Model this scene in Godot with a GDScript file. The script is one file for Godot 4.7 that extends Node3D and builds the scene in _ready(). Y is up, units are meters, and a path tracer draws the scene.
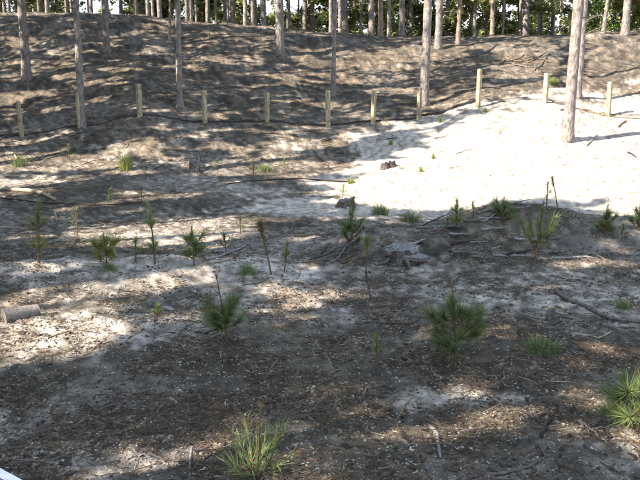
extends Node3D
# A sandy hollow in a pine wood: a rise with seedlings, stumps and brushwood in front, a line of low fence stakes
# on the far side, a slope of needle litter above it and the wood behind its crest. d is metres ahead (-z), x is metres to the right.

const KNOT := [-60, 0, 5, 7, 10, 14, 18.5, 24, 30, 34, 46, 80, 400, 3000]
const COLUMN := [-0.6026, -0.4275, -0.3443, -0.2582, -0.1650, -0.0760, 0.0115, 0.0760, 0.1420, 0.2267, 0.3228, 0.4132, 0.6026]
const LEVEL := [
	[0.6, 0.6, 0.6, 0.6, 0.6, 0.6, 0.6, 0.6, 0.6, 0.6, 0.6, 0.6, 0.6],
	[0, 0, 0, 0, 0, 0, 0, 0, 0, 0, 0, 0, 0],
	[0, 0, 0, 0, 0, 0, 0, 0, 0, 0, 0, 0, 0],
	[-0.02, -0.02, -0.02, -0.02, -0.02, -0.02, -0.02, -0.02, -0.02, -0.02, -0.02, -0.02, -0.02],
	[-0.1, -0.1, -0.1, -0.1, -0.1, -0.1, -0.1, -0.1, -0.1, -0.1, -0.1, -0.1, -0.1],
	[0.1, 0.1, 0.12, 0.15, 0.15, 0.15, 0.15, 0.2, 0.3, 0.36, 0.4, 0.4, 0.4],
	[0.734, 0.864, 1.097, 1.304, 1.175, 1.149, 1.097, 1.201, 1.278, 1.586, 1.638, 1.381, 1.355],
	[2.798, 2.853, 2.985, 3.03, 2.85, 2.764, 2.645, 2.649, 2.658, 2.834, 2.917, 2.824, 2.845],
	[5.394, 5.355, 5.355, 5.196, 4.958, 4.799, 4.6, 4.48, 4.4, 4.4, 4.52, 4.64, 4.72],
	[5.494, 5.455, 5.455, 5.296, 5.058, 4.899, 4.7, 4.58, 4.5, 4.5, 4.62, 4.74, 4.82],
	[3.794, 3.755, 3.755, 3.596, 3.358, 3.199, 3, 2.88, 2.8, 2.8, 2.92, 3.04, 3.12],
	[1.349, 1.339, 1.339, 1.299, 1.24, 1.2, 1.15, 1.12, 1.1, 1.1, 1.13, 1.16, 1.18],
	[0, 0, 0, 0, 0, 0, 0, 0, 0, 0, 0, 0, 0],
	[0, 0, 0, 0, 0, 0, 0, 0, 0, 0, 0, 0, 0]
]
const MOUND := [[-3.4, 6.5, 0.13, 1.6, 0.6], [-1.6, 6.9, 0.14, 1.3, 0.55], [0.95, 7.9, 0.27, 0.8, 0.55], [2.3, 8.8, 0.42, 1.1, 0.6], [4.6, 8.7, 0.28, 1.8, 0.7], [-0.4, 8.2, 0.1, 0.9, 0.6], [1.2, 4.6, 0.06, 0.9, 0.4], [-1.6, 4.2, -0.05, 1.2, 0.5]]
const SEEDLING := [
	[-2.753, 6.639, 0.564, 0.232, "tiered", "dark", "tall two-tiered pine seedling with a pale candle at the far left"],
	[-2.032, 6.476, 0.35, 0.279, "bush", "yellow", "bushy yellowish pine seedling behind the sunlit bank on the left"],
	[-1.839, 6.767, 0.254, 0.144, "tuft", "yellow", "small upright seedling just right of the bushy yellowish one"],
	[-1.629, 6.718, 0.585, 0.152, "tiered", "lit", "slim seedling with two bright green tiers in the left hollow"],
	[-1.237, 6.672, 0.401, 0.26, "bush", "green", "full round pine seedling at the end of the left bank"],
	[-3.245, 9.145, 0.379, 0.17, "tuft", "pale", "thin pale green seedling right of the leaning white stick"],
	[-0.462, 6.514, 0.517, 0.154, "topknot", "brown", "bare-stemmed seedling with a brownish top tuft leaning left"],
	[-0.361, 6.806, 0.31, 0.1, "tuft", "green", "short thin seedling close beside the bare-stemmed one"],
	[0.361, 7.454, 0.53, 0.328, "bush", "deep", "dense dark green pine seedling beside the brush heap"],
	[0.472, 6.968, 0.339, 0.144, "topknot", "lit", "yellow-green seedling in front of the dense dark one"],
	[-0.647, 4.671, 0.532, 0.287, "ball", "deep", "pine seedling with a round needle ball and a tall leaning leader"],
	[0.885, 4.307, 0.499, 0.417, "spread", "deep", "large spreading pine seedling with a brown candle in the foreground"],
	[0.356, 4.195, 0.227, 0.104, "tuft", "yellow", "lone small yellow-green seedling in the middle foreground"],
	[2.35, 7.437, 0.648, 0.504, "candelabra", "green", "many-armed pine seedling on the right-hand rise"],
	[3.408, 8.191, 0.359, 0.258, "bush", "green", "small round pine seedling at the right edge of the rise"],
	[3.545, 8.054, 0.211, 0.128, "tuft", "yellow", "tiny yellow seedling near the right edge"],
	[3.844, 8.29, 0.356, 0.239, "bush", "green", "pine seedling cut by the right edge beside the bright sand"],
	[2.218, 8.38, 0.311, 0.353, "bush", "green", "low bushy seedling on top of the dark debris mound"],
	[1.642, 8.284, 0.329, 0.197, "tiered", "lit", "sunlit seedling on the crest left of the mound"],
	[1.492, 8.055, 0.172, 0.108, "tuft", "green", "tiny seedling left of the sunlit crest seedling"],
	[1.897, 8.536, 0.17, 0.102, "tuft", "lit", "tiny bright seedling on the slope of the debris mound"],
	[2.818, 8.598, 0.351, 0.131, "tuft", "lit", "thin backlit seedling against the bright sand, left one of the pair"],
	[3.912, 11.345, 0.519, 0.156, "topknot", "lit", "thin backlit seedling against the bright sand, right one of the pair"],
	[1.627, 3.324, 0.335, 0.349, "spread", "green", "green pine seedling cut by the right edge low in the foreground"],
	[-1.865, 3.736, 0.292, 0.219, "tuft", "lit", "bright yellow-green seedling cut by the left edge in the foreground"],
	[-1.05, 7.611, 0.255, 0.158, "tuft", "green", "small seedling on the ground between the bank and the brush heap"],
	[-1.255, 5.146, 0.123, 0.08, "tuft", "lit", "tiny green seedling in the sunlit foreground sand"],
	[-3.066, 11.902, 0.275, 0.142, "tuft", "pale", "tiny seedling in the left hollow below the fence"],
	[-3.613, 12.006, 0.224, 0.163, "tuft", "green", "tiny dark seedling far in the left hollow"],
	[-0.741, 14.753, 0.307, 0.213, "tuft", "lit", "small seedling in the hollow below the middle fence posts"],
	[-1.378, 14.322, 0.256, 0.207, "tuft", "green", "small dark seedling in the hollow left of the middle fence posts"],
	[-2.157, 14.745, 0.265, 0.193, "tuft", "green", "small seedling beside the far grey stump"],
	[0.391, 12.289, 0.275, 0.16, "tuft", "lit", "small bright seedling at the edge of the sunlit sand"],
	[-5.671, 15.867, 0.35, 0.267, "tuft", "pale", "small pale seedling in the sun patch below the left fence"],
	[-0.288, 2.875, 0.354, 0.315, "feather", "pale", "feathery pale green pine seedling at the bottom edge"],
	[-1.086, 9.302, 0.253, 0.164, "tuft", "green", "small seedling in the middle of the left hollow"]
]
const GRASS := [
	[-4.141, 14.889, 0.55, 0.312, "lit", "upright yellow-green grass tuft in the sun below the left fence"],
	[1.472, 4.419, 0.116, 0.311, "green", "low mossy green grass patch on the right foreground"],
	[-0.703, 6.523, 0.16, 0.233, "green", "low green grass clump on the ground left of the bare-stemmed seedling"],
	[-2.004, 6.478, 0.103, 0.199, "pale", "thin grass at the foot of the bushy yellowish seedling"],
	[2.424, 5.379, 0.127, 0.141, "pale", "yellowish grass sprig above the long grey branch"],
	[1.658, 16.398, 0.22, 0.095, "lit", "tiny sprout on the shaded slope left of the bright sand"],
	[2.436, 15.085, 0.226, 0.088, "lit", "tiny bright sprout at the left border of the sunlit sand"],
	[2.04, 14.083, 0.169, 0.103, "lit", "tiny yellow sprout beside the dark brown stump"],
	[3.044, 17.927, 0.242, 0.104, "pale", "tiny sprout below the fence near the leaning pine"],
	[4.218, 18.119, 0.22, 0.107, "pale", "tiny sprout at the top corner of the sunlit sand"],
	[0.612, 13.731, 0.163, 0.179, "lit", "low bright grass clump left of the sunlit sand"],
	[6.979, 21.398, 0.299, 0.323, "lit", "green grass tuft on the sunny slope above the right fence"],
	[0.955, 10.96, 0.263, 0.32, "pale", "dry grass clump on the near rim of the sunlit sand"],
	[1.376, 10.397, 0.251, 0.366, "pale", "dry grass clump above the grey-topped stump"],
	[-1.176, 14.912, 0.222, 0.388, "pale", "thin dry grass in the hollow below the fence"],
	[-6.727, 15.658, 0.354, 0.441, "pale", "pale grass clump at the left end of the hollow"]
]
const PINE := [
	[-9.407, 22.952, 0.142, 0.02, 17, 8, "grey", "grey pine trunk nearest the left edge on the far slope"],
	[-6.233, 18.487, 0.094, 0.04, 16, 7.5, "dark", "dark pine trunk standing in the fence line on the left"],
	[-7.44, 25.158, 0.111, 0.02, 17, 8, "grey", "pine trunk high on the left slope with a sunlit left flank"],
	[-3.894, 19.733, 0.085, 0.03, 15, 7, "dark", "slim dark pine with a pale flared foot behind the fence"],
	[-1.427, 25.662, 0.155, 0, 18, 9, "dark", "thick dark pine alone in the middle of the slope"],
	[0.396, 21.714, 0.072, 0.05, 13, 7, "pale", "thin pale pine just behind the middle fence post"],
	[2.945, 20.112, 0.129, 0.035, 17, 8, "grey", "thick grey-pink pine trunk beside a fence post right of centre"],
	[4.412, 26.943, 0.132, 0.01, 18, 8.5, "dark", "dark pine trunk close behind the thick grey-pink one"],
	[5.582, 15.889, 0.127, 0.04, 18, 9, "pale", "bright sunlit pine trunk standing in the white sand"],
	[7.113, 19.686, 0.107, 0.03, 17, 8.5, "pale", "sunlit pine trunk right behind the bright one in the sand"],
	[5.301, 27.728, 0.085, 0.03, 14, 7, "rust", "slender orange-lit pine trunk at the crest right of centre"],
	[-5.497, 26.472, 0.049, 0.12, 11, 6, "rust", "thin leaning sunlit pine on the upper left slope"],
	[11.884, 28.184, 0.147, 0, 16, 8, "grey", "sturdy pine at the crest near the right edge"],
	[11.054, 28.252, 0.073, 0.18, 12, 7, "dark", "thin leaning pine at the crest left of the sturdy right-hand one"]
]
const CREST_PINE := [
	[-14.778, 34.069, 0.073, "dark"],
	[-13.806, 32.341, 0.07, "dark"],
	[-15.083, 36.149, 0.078, "pale"],
	[-12.73, 33.015, 0.071, "dark"],
	[-11.935, 31.865, 0.091, "dark"],
	[-13.068, 36.221, 0.078, "dark"],
	[-15.017, 42.933, 0.092, "rust"],
	[-14.084, 41.406, 0.089, "dark"],
	[-12.8, 40.947, 0.088, "dark"],
	[-10.126, 33.885, 0.073, "dark"],
	[-10.407, 37.977, 0.109, "dark"],
	[-8.766, 34.597, 0.112, "dark"],
	[-7.874, 33.245, 0.095, "dark"],
	[-7.134, 32.38, 0.105, "dark"],
	[-6.188, 33.787, 0.073, "dark"],
	[-7.293, 43.057, 0.108, "pale"],
	[-6.501, 41.776, 0.15, "dark"],
	[-5.427, 41.486, 0.119, "dark"],
	[-4.961, 41.406, 0.163, "rust"],
	[-3.461, 33.515, 0.096, "dark"],
	[-3.232, 35.028, 0.113, "dark"],
	[-3.019, 39.151, 0.183, "dark"],
	[-1.73, 40.515, 0.087, "dark"],
	[-0.928, 42.11, 0.166, "dark"],
	[-0.409, 42.441, 0.167, "rust"],
	[0.487, 32.127, 0.092, "dark"],
	[1.338, 38.876, 0.223, "dark"],
	[1.915, 39.732, 0.114, "pale"],
	[2.691, 37.577, 0.175, "dark"],
	[2.798, 33.311, 0.119, "rust"],
	[3.531, 37.157, 0.107, "dark"],
	[3.632, 32.162, 0.127, "dark"],
	[5.467, 43.15, 0.124, "dark"],
	[7.389, 42.251, 0.136, "dark"],
	[8.136, 38.119, 0.096, "dark"],
	[8.315, 34.903, 0.113, "rust"],
	[10.908, 42.815, 0.107, "dark"],
	[10.905, 38.441, 0.179, "dark"],
	[12.925, 42.47, 0.122, "dark"],
	[13.542, 42.025, 0.136, "dark"],
	[-17.609, 37.609, 0.162, "dark"],
	[17.034, 36.381, 0.157, "dark"],
	[14.635, 38.786, 0.083, "dark"]
]
const OPENING := [  # outlines of ground to be sunlit; crowns are thinned above them
	[1, [-0.09, 12.74, 0.20, 13.65, 1.61, 15.05, 2.43, 15.81, 3.21, 17.15, 4.21, 18.21, 6.09, 19.26, 8.30, 21.14, 11.83, 22.24, 20.34, 22.72, 11.06, 11.58, 5.31, 11.46, 4.13, 11.92, 3.45, 11.93, 2.49, 11.45, 1.78, 11.13, 0.99, 11.35, 0.17, 12.06]],
	[0.97, [9.67, 26.82, 14.34, 27.25, 12.32, 21.99, 7.49, 20.12]],
	[0.96, [6.19, 26.56, 8.94, 26.86, 7.51, 22.38, 5.47, 22.37]],
	[0.97, [-3.12, 6.21, -2.14, 6.29, -1.16, 6.58, -1.06, 6.22, -1.46, 5.77, -1.38, 4.69, -1.73, 4.39, -2.26, 4.40]],
	[0.96, [-0.61, 6.32, 0.24, 6.41, 0.13, 5.80, -0.15, 5.11, -0.45, 5.17]],
	[0.97, [-3.83, 9.91, -2.65, 10.74, -1.14, 11.23, -0.89, 9.57, -1.28, 7.93, -3.15, 8.27]],
	[0.96, [-8.34, 17.20, -4.32, 15.91, -4.05, 14.88, -7.37, 15.12]],
	[0.96, [-3.17, 15.26, -1.36, 15.83, 1.54, 15.34, 1.36, 14.61, -2.88, 14.32]],
	[0.96, [-6.89, 14.10, -5.27, 14.22, -4.72, 12.66, -6.14, 12.50]],
	[0.95, [0.69, 4.12, 1.11, 4.07, 1.02, 3.69, 0.59, 3.69]],
	[0.8, [1.45, 3.35, 1.86, 3.35, 1.72, 3.07, 1.36, 3.07]],
	[0.92, [0.00, 3.73, 1.25, 3.72, 0.99, 3.18, -0.09, 2.94]],
	[0.92, [-1.07, 3.47, -0.10, 3.41, -0.09, 2.94, -0.97, 2.94]],
	[0.75, [-12.69, 27.04, -9.00, 26.92, -7.65, 22.62, -10.85, 22.79]],
	[0.75, [-7.29, 27.84, -1.15, 27.80, -2.07, 24.72, -6.13, 24.49]],
	[0.8, [0.72, 25.94, 5.43, 26.07, 5.30, 23.75, 3.13, 22.33, 0.79, 22.57]],
	[0.75, [3.67, 21.83, 6.60, 21.42, 5.96, 19.27, 3.10, 18.30]],
	[0.75, [-9.99, 22.28, -7.56, 21.57, -6.96, 19.72, -9.23, 20.43]],
	[0.75, [2.85, 8.12, 3.99, 8.29, 3.57, 7.35, 1.55, 7.01, 1.75, 7.45]]
]
const STICK := [
	[0.021, "grey", "fallen_branch", "long bent grey branch lying on the right foreground", [2.070, 5.932, 2.106, 5.611, 2.162, 5.323, 2.243, 5.134, 2.413, 5.035]],
	[0.01, "pale", "stick", "short pale peeled stick below the long grey branch", [1.772, 4.679, 1.914, 4.754, 1.969, 4.714, 2.123, 4.862]],
	[0.012, "silver", "stick", "kinked silvery stick in the lower right foreground", [0.579, 3.381, 0.593, 3.280, 0.581, 3.174, 0.566, 3.027]],
	[0.014, "dark", "stick", "short dark stub of wood left of the right-edge seedling", [1.231, 3.462, 1.169, 3.369, 1.104, 3.226]],
	[0.009, "grey", "fallen_branch", "curved grey branch along the bottom edge on the right", [0.677, 2.883, 0.819, 2.909, 0.967, 2.981, 1.081, 3.075, 1.079, 3.195]],
	[0.007, "silver", "stick", "short silvery stick standing near the bottom left of centre", [-0.628, 3.165, -0.616, 3.046, -0.599, 2.927]],
	[0.005, "tan", "twig", "thin arched twig left of the feathery seedling", [-0.582, 3.304, -0.563, 3.384, -0.506, 3.419, -0.400, 3.418]],
	[0.005, "tan", "twig", "thin upright twig left of the arched twig", [-0.714, 3.408, -0.720, 3.521, -0.735, 3.630]],
	[0.008, "tan", "stick", "thin brown stick in the lower left foreground", [-1.236, 3.527, -1.133, 3.473, -1.012, 3.422]],
	[0.01, "greenish", "stick", "short greenish stick near the left edge", [-1.669, 3.951, -1.648, 4.006, -1.633, 4.078]],
	[0.007, "tan", "stick", "thin tan stick slanting in the lower middle foreground", [0.416, 3.512, 0.465, 3.613, 0.540, 3.761]],
	[0.007, "tan", "twig", "thin upright twig below the lone yellow-green seedling", [0.247, 3.750, 0.279, 3.894, 0.308, 4.060]],
	[0.01, "dark", "stick", "dark stick at the foot of the round-ball seedling", [-0.835, 4.832, -0.774, 4.914, -0.702, 4.979]],
	[0.008, "dark", "twig", "thin dark twig in front of the yellow-green seedling", [0.467, 6.892, 0.451, 6.352, 0.442, 5.831]],
	[0.045, "pale", "fallen_branch", "pale barkless log lying in the left hollow", [-6.026, 13.270, -5.486, 12.978, -5.091, 12.683, -4.648, 12.128]],
	[0.016, "dark", "fallen_branch", "long thin dark pole lying across the left hollow", [-5.741, 12.414, -4.846, 11.960, -3.918, 11.766, -3.079, 11.818]],
	[0.015, "silver", "fallen_branch", "thin silver branch left of the bare-stemmed seedling", [-1.169, 6.921, -1.049, 7.526, -0.916, 7.813, -0.829, 8.090]],
	[0.015, "pale", "stick", "pale flat stick below the silver branch", [-1.172, 6.632, -1.057, 6.783, -0.898, 6.944]],
	[0.014, "pale", "stick", "pale stick leaning at the bushy yellowish seedling", [-2.032, 6.993, -2.410, 7.977, -2.710, 8.576]],
	[0.018, "silver", "stick", "silver stick on the left bank crest", [-2.470, 6.449, -2.338, 6.481, -2.151, 6.399]],
	[0.034, "grey", "fallen_branch", "long fallen branch on the upper slope right of centre", [4.239, 25.367, 5.331, 25.551, 6.002, 26.021, 6.800, 27.411]],
	[0.03, "grey", "fallen_branch", "short branch left of the long fallen one on the slope", [3.269, 26.125, 3.717, 25.684, 4.067, 25.168]],
	[0.03, "tan", "fallen_branch", "lower tan branch of the sunlit brushwood on the right slope", [6.342, 24.887, 6.805, 25.213, 7.311, 25.791]],
	[0.026, "tan", "fallen_branch", "crossing tan branch of the sunlit brushwood on the right slope", [6.571, 25.542, 6.870, 25.056, 7.250, 24.678]],
	[0.03, "tan", "fallen_branch", "upper tan branch of the sunlit brushwood on the right slope", [6.801, 24.153, 7.464, 25.068, 8.099, 25.798]],
	[0.026, "tan", "fallen_branch", "steep tan branch at the right end of the sunlit brushwood", [6.888, 23.056, 7.491, 24.331, 8.053, 25.406]],
	[0.022, "pale", "stick", "small pale stick crossing the shadow of the bright pine", [5.907, 15.587, 6.221, 16.081, 6.498, 16.516]],
	[0.028, "tan", "stick", "small tan stick in the sand near the right fence", [7.295, 17.272, 7.577, 17.726, 7.794, 18.010]],
	[0.021, "dark", "stick", "small dark stick on the white sand at the right", [6.646, 15.118, 6.665, 14.959, 6.648, 14.720]],
	[0.02, "tan", "fallen_branch", "long tan pole lying at the foot of the right fence", [6.127, 18.101, 6.672, 18.561, 7.163, 18.814, 7.314, 18.499, 7.810, 18.301, 8.368, 18.216]],
	[0.016, "dark", "fallen_branch", "thin dark pole along the hollow below the fence", [0.636, 13.817, -0.409, 14.233, -1.385, 13.751, -1.842, 13.469]],
	[0.023, "pale", "twig", "small pale forked twig at the left end of the hollow", [-6.727, 15.658, -7.120, 16.390, -7.342, 16.754]]
]
const FENCE_POST := [
	[-9.211, 18.304, 0.919],
	[-7.788, 18.399, 0.924],
	[-6.26, 18.409, 0.898],
	[-4.728, 18.588, 0.827],
	[-2.997, 18.41, 0.845],
	[-1.388, 18.5, 0.77],
	[0.21, 18.501, 0.929],
	[1.387, 18.499, 0.823],
	[2.59, 18.501, 0.823],
	[4.122, 18.51, 0.983],
	[5.894, 18.603, 0.747],
	[7.519, 18.486, 0.875],
	[9.064, 18.437, 0.899]
]
const STUMP_AT := Vector2(0.873, 7.25)
const RED_STUMP_AT := Vector2(1.416, 14.753)
const WEDGE_STUMP_AT := Vector2(0.427, 11.787)
const FAR_STUMP_AT := Vector2(-2.628, 14.903)
const LEFT_LOG_AT := Vector2(-2.351, 5.243)
const BOARD_AT := Vector2(-1.382, 2.783)
const BRUSH_AT := Vector2(0.211, 7.183)
const STICK_POST_AT := Vector2(-4.046, 10.584)
const BRUSHWOOD_AT := Vector2(7.057, 24.721)

# direction in which the sunlight travels
const SUN_YAW := Vector2(0.9, 0.436)      # along x and d
const SUN_HEIGHT := 40.0

const GREEN := {
	"dark": Color(0.125, 0.15, 0.058), "deep": Color(0.105, 0.14, 0.055), "green": Color(0.135, 0.175, 0.068),
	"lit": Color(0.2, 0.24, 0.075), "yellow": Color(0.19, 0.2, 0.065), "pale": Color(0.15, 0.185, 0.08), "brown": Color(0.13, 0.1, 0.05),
}
const WOOD := {
	"grey": Color(0.17, 0.15, 0.14), "silver": Color(0.30, 0.29, 0.29), "pale": Color(0.40, 0.35, 0.27), "tan": Color(0.26, 0.19, 0.13),
	"dark": Color(0.055, 0.045, 0.04), "greenish": Color(0.16, 0.19, 0.11), "rust": Color(0.27, 0.16, 0.08),
}
const BARK := Color(0.285, 0.252, 0.238)   # the one grey-pink pine bark; each tree varies a little
const WARM_BARK := Color(0.33, 0.262, 0.21)  # warmer bark tone, given to trunks that stand in orange sunlight

var rng := RandomNumberGenerator.new()
var broad := FastNoiseLite.new()
var lumps := FastNoiseLite.new()
var fine := FastNoiseLite.new()
var patch := FastNoiseLite.new()
var used := {}
var mats := {}
var openings := []
var streak := FastNoiseLite.new()
var light_dir := Vector3.ZERO

# ---------------------------------------------------------------- mesh building
class Shape:
	var v := PackedVector3Array()
	var n := PackedVector3Array()
	var c := PackedColorArray()
	var i := PackedInt32Array()
	func tri(a: Vector3, b: Vector3, e: Vector3, col: Color) -> void:
		var k := v.size()
		var m := (e - a).cross(b - a).normalized()
		v.append(a); v.append(b); v.append(e)
		n.append(m); n.append(m); n.append(m)
		c.append(col); c.append(col); c.append(col)
		i.append(k); i.append(k + 1); i.append(k + 2)
	func quad(a: Vector3, b: Vector3, e: Vector3, f: Vector3, col: Color) -> void:
		tri(a, b, e, col)
		tri(a, e, f, col)
	# a thin blade: one long triangle
	func blade(p: Vector3, along: Vector3, wide: Vector3, col: Color) -> void:
		tri(p - wide, p + along, p + wide, col)
	# a tube along points with a radius at each, knobbly when rough > 0
	func tube(pts: Array, rad: Array, sides: int, col: Color, rough := 0.0, r: RandomNumberGenerator = null, capped := true, endcol = null) -> void:
		var e1 := Vector3.ZERO
		var start := v.size()
		for k in pts.size():
			var p: Vector3 = pts[k]
			var dir: Vector3
			if k == 0: dir = (pts[1] - p)
			elif k == pts.size() - 1: dir = (p - pts[k - 1])
			else: dir = (pts[k + 1] - pts[k - 1])
			dir = dir.normalized()
			if e1 == Vector3.ZERO:
				e1 = dir.cross(Vector3.UP if absf(dir.y) < 0.9 else Vector3.RIGHT).normalized()
			e1 = (e1 - dir * e1.dot(dir)).normalized()
			var e2 := dir.cross(e1)
			for s in sides:
				var a := TAU * s / sides
				var o := e1 * cos(a) + e2 * sin(a)
				var q: float = rad[k]
				if rough > 0.0: q *= 1.0 + r.randf_range(-rough, rough)
				v.append(p + o * q); n.append(o); c.append(col)
		for k in pts.size() - 1:
			for s in sides:
				var a := start + k * sides + s
				var b := start + k * sides + (s + 1) % sides
				i.append(a); i.append(b + sides); i.append(b)
				i.append(a); i.append(a + sides); i.append(b + sides)
		if capped:
			for end in [0, pts.size() - 1]:
				var base: int = start + end * sides
				var mid := Vector3.ZERO
				for s in sides: mid += v[base + s]
				mid /= sides
				for s in sides:
					var cc: Color = col if endcol == null else endcol
					if end == 0: tri(mid, v[base + s], v[base + (s + 1) % sides], cc)
					else: tri(mid, v[base + (s + 1) % sides], v[base + s], cc)
	func mesh() -> ArrayMesh:
		var a := []
		a.resize(Mesh.ARRAY_MAX)
		a[Mesh.ARRAY_VERTEX] = v
		a[Mesh.ARRAY_NORMAL] = n
		a[Mesh.ARRAY_COLOR] = c
		a[Mesh.ARRAY_INDEX] = i
		var m := ArrayMesh.new()
		m.add_surface_from_arrays(Mesh.PRIMITIVE_TRIANGLES, a)
		return m

func numbered(called: String) -> String:
	var k: int = used.get(called, 0)
	used[called] = k + 1
	return called if k == 0 else "%s_%03d" % [called, k]

func tag(o: Node, label: String, category: String, group := "") -> void:
	o.set_meta("label", label)
	o.set_meta("category", category)
	if group: o.set_meta("group", group)

func thing(called: String, at: Vector3, label: String, category: String, group := "") -> Node3D:
	var o := Node3D.new()
	o.name = numbered(called)
	add_child(o, true)
	o.position = at
	tag(o, label, category, group)
	return o

func part(called: String, s: Shape, m: Material, parent: Node) -> MeshInstance3D:
	var o := MeshInstance3D.new()
	o.name = called
	o.mesh = s.mesh()
	o.material_override = m
	parent.add_child(o, true)
	return o

func single(called: String, s: Shape, m: Material, at: Vector3, label: String, category: String, group := "") -> MeshInstance3D:
	var o := part(numbered(called), s, m, self)
	o.position = at
	tag(o, label, category, group)
	return o

# ---------------------------------------------------------------- the lie of the land
func level(k: int, i: int, s: float) -> float:
	var r: Array = LEVEL[k]
	return lerpf(r[i], r[i + 1], s)

func slope_mean(a: float, b: float) -> float:
	return 0.0 if a * b <= 0.0 else 2.0 * a * b / (a + b)

func land(x: float, d: float) -> float:
	var u := clampf(x / maxf(d, 6.0), COLUMN[0], COLUMN[-1])
	var i := 0
	while i < COLUMN.size() - 2 and u > COLUMN[i + 1]: i += 1
	var s := smoothstep(COLUMN[i], COLUMN[i + 1], u)
	var k := 0
	while k < KNOT.size() - 2 and d > KNOT[k + 1]: k += 1
	var k0 := maxi(k - 1, 0)
	var k3 := mini(k + 2, KNOT.size() - 1)
	var v1 := level(k, i, s)
	var v2 := level(k + 1, i, s)
	var w: float = KNOT[k + 1] - KNOT[k]
	var m := (v2 - v1) / w
	var m1 := m if k0 == k else slope_mean((v1 - level(k0, i, s)) / (KNOT[k] - KNOT[k0]), m)
	var m2 := m if k3 == k + 1 else slope_mean(m, (level(k3, i, s) - v2) / (KNOT[k3] - KNOT[k + 1]))
	var t := clampf((d - KNOT[k]) / w, 0.0, 1.0)
	var h := (2 * t * t * t - 3 * t * t + 1) * v1 + (t * t * t - 2 * t * t + t) * w * m1 + (3 * t * t - 2 * t * t * t) * v2 + (t * t * t - t * t) * w * m2
	if d > 2.0 and d < 13.0:
		for q in MOUND:
			var e: float = pow((x - q[0]) / q[3], 2) + pow((d - q[1]) / q[4], 2)
			if e < 9.0: h += q[2] * exp(-e)
	return h

func sand_and_sunlit_tone(x: float, d: float) -> float:
	# pale sand of the bowl, bank and near patches, widened to brighten sunlit places; 0 is needle litter and humus
	var p := patch.get_noise_2d(x, d)
	var bowl := smoothstep(10.2, 11.4, d + 0.25 * x) * (1.0 - smoothstep(17.2, 19.6, d + p * 3.0 - 0.45 * maxf(x - 3.0, 0.0))) * smoothstep(-1.4, 0.6, x - (d - 14.0) * 0.35 + p * 2.5)
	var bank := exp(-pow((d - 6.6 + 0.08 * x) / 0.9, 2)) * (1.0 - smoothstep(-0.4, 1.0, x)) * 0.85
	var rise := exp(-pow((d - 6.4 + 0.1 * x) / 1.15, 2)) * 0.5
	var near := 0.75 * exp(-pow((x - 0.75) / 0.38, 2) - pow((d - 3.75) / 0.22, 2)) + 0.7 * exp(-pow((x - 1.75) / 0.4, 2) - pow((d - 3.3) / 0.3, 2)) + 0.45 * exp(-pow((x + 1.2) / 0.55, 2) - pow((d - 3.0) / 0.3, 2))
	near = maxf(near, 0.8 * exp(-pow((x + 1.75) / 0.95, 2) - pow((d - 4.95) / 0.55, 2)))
	near = maxf(near, 0.7 * exp(-pow((x + 2.3) / 1.6, 2) - pow((d - 9.0) / 0.9, 2)))  # sunlit streaks of the left hollow, put in as paler sand colour
	var hollow := 0.22 * smoothstep(8.0, 10.0, d) * (1.0 - smoothstep(17.0, 21.0, d))
	return clampf(maxf(maxf(bowl, bank), maxf(rise, maxf(near, hollow))) + p * 0.35, 0.0, 1.0)

func ground(x: float, d: float) -> float:
	var h := land(x, d)
	h += broad.get_noise_2d(x, d) * lerpf(0.05, 0.12, smoothstep(15.0, 22.0, d)) * smoothstep(1.5, 4.0, d)
	if d < 40.0 and d > 1.0:
		var soft := 1.0 - 0.7 * smoothstep(11.0, 13.0, d) * (1.0 - smoothstep(17.0, 20.0, d))
		h += lumps.get_noise_2d(x, d) * lerpf(0.035, 0.05, smoothstep(16.0, 22.0, d)) * soft
		if d < 16.0: h += fine.get_noise_2d(x, d) * 0.02 * (1.0 - smoothstep(12.0, 16.0, d))
	return h

func spot(x: float, d: float, up := 0.0) -> Vector3:
	return Vector3(x, ground(x, d) + up, -d)

# where the sunlight that passes p meets the ground
func sun_mark(p: Vector3) -> Vector2:
	var run := 1.0 / tan(deg_to_rad(SUN_HEIGHT))
	var g := Vector2(p.x, -p.z) + SUN_YAW * (p.y * run)
	for k in 3:
		var y := land(g.x, g.y)
		g = Vector2(p.x, -p.z) + SUN_YAW * ((p.y - y) * run)
	return g

# how far foliage is left out to let sun onto that ground (0 closed, 1 a clear gap)
func gap(g: Vector2) -> float:
	var best := 0.0
	var n := streak.get_noise_2d(g.x * 0.42, g.y * 1.15)
	if g.y > 10.5: best = 0.97 * smoothstep(0.13, 0.22, n)
	elif n > 0.12: best = 0.8
	for o in openings:
		var box: Rect2 = o[2]
		if o[0] > best and box.has_point(g) and Geometry2D.is_point_in_polygon(g, o[1]): best = o[0]
	return best

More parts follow.
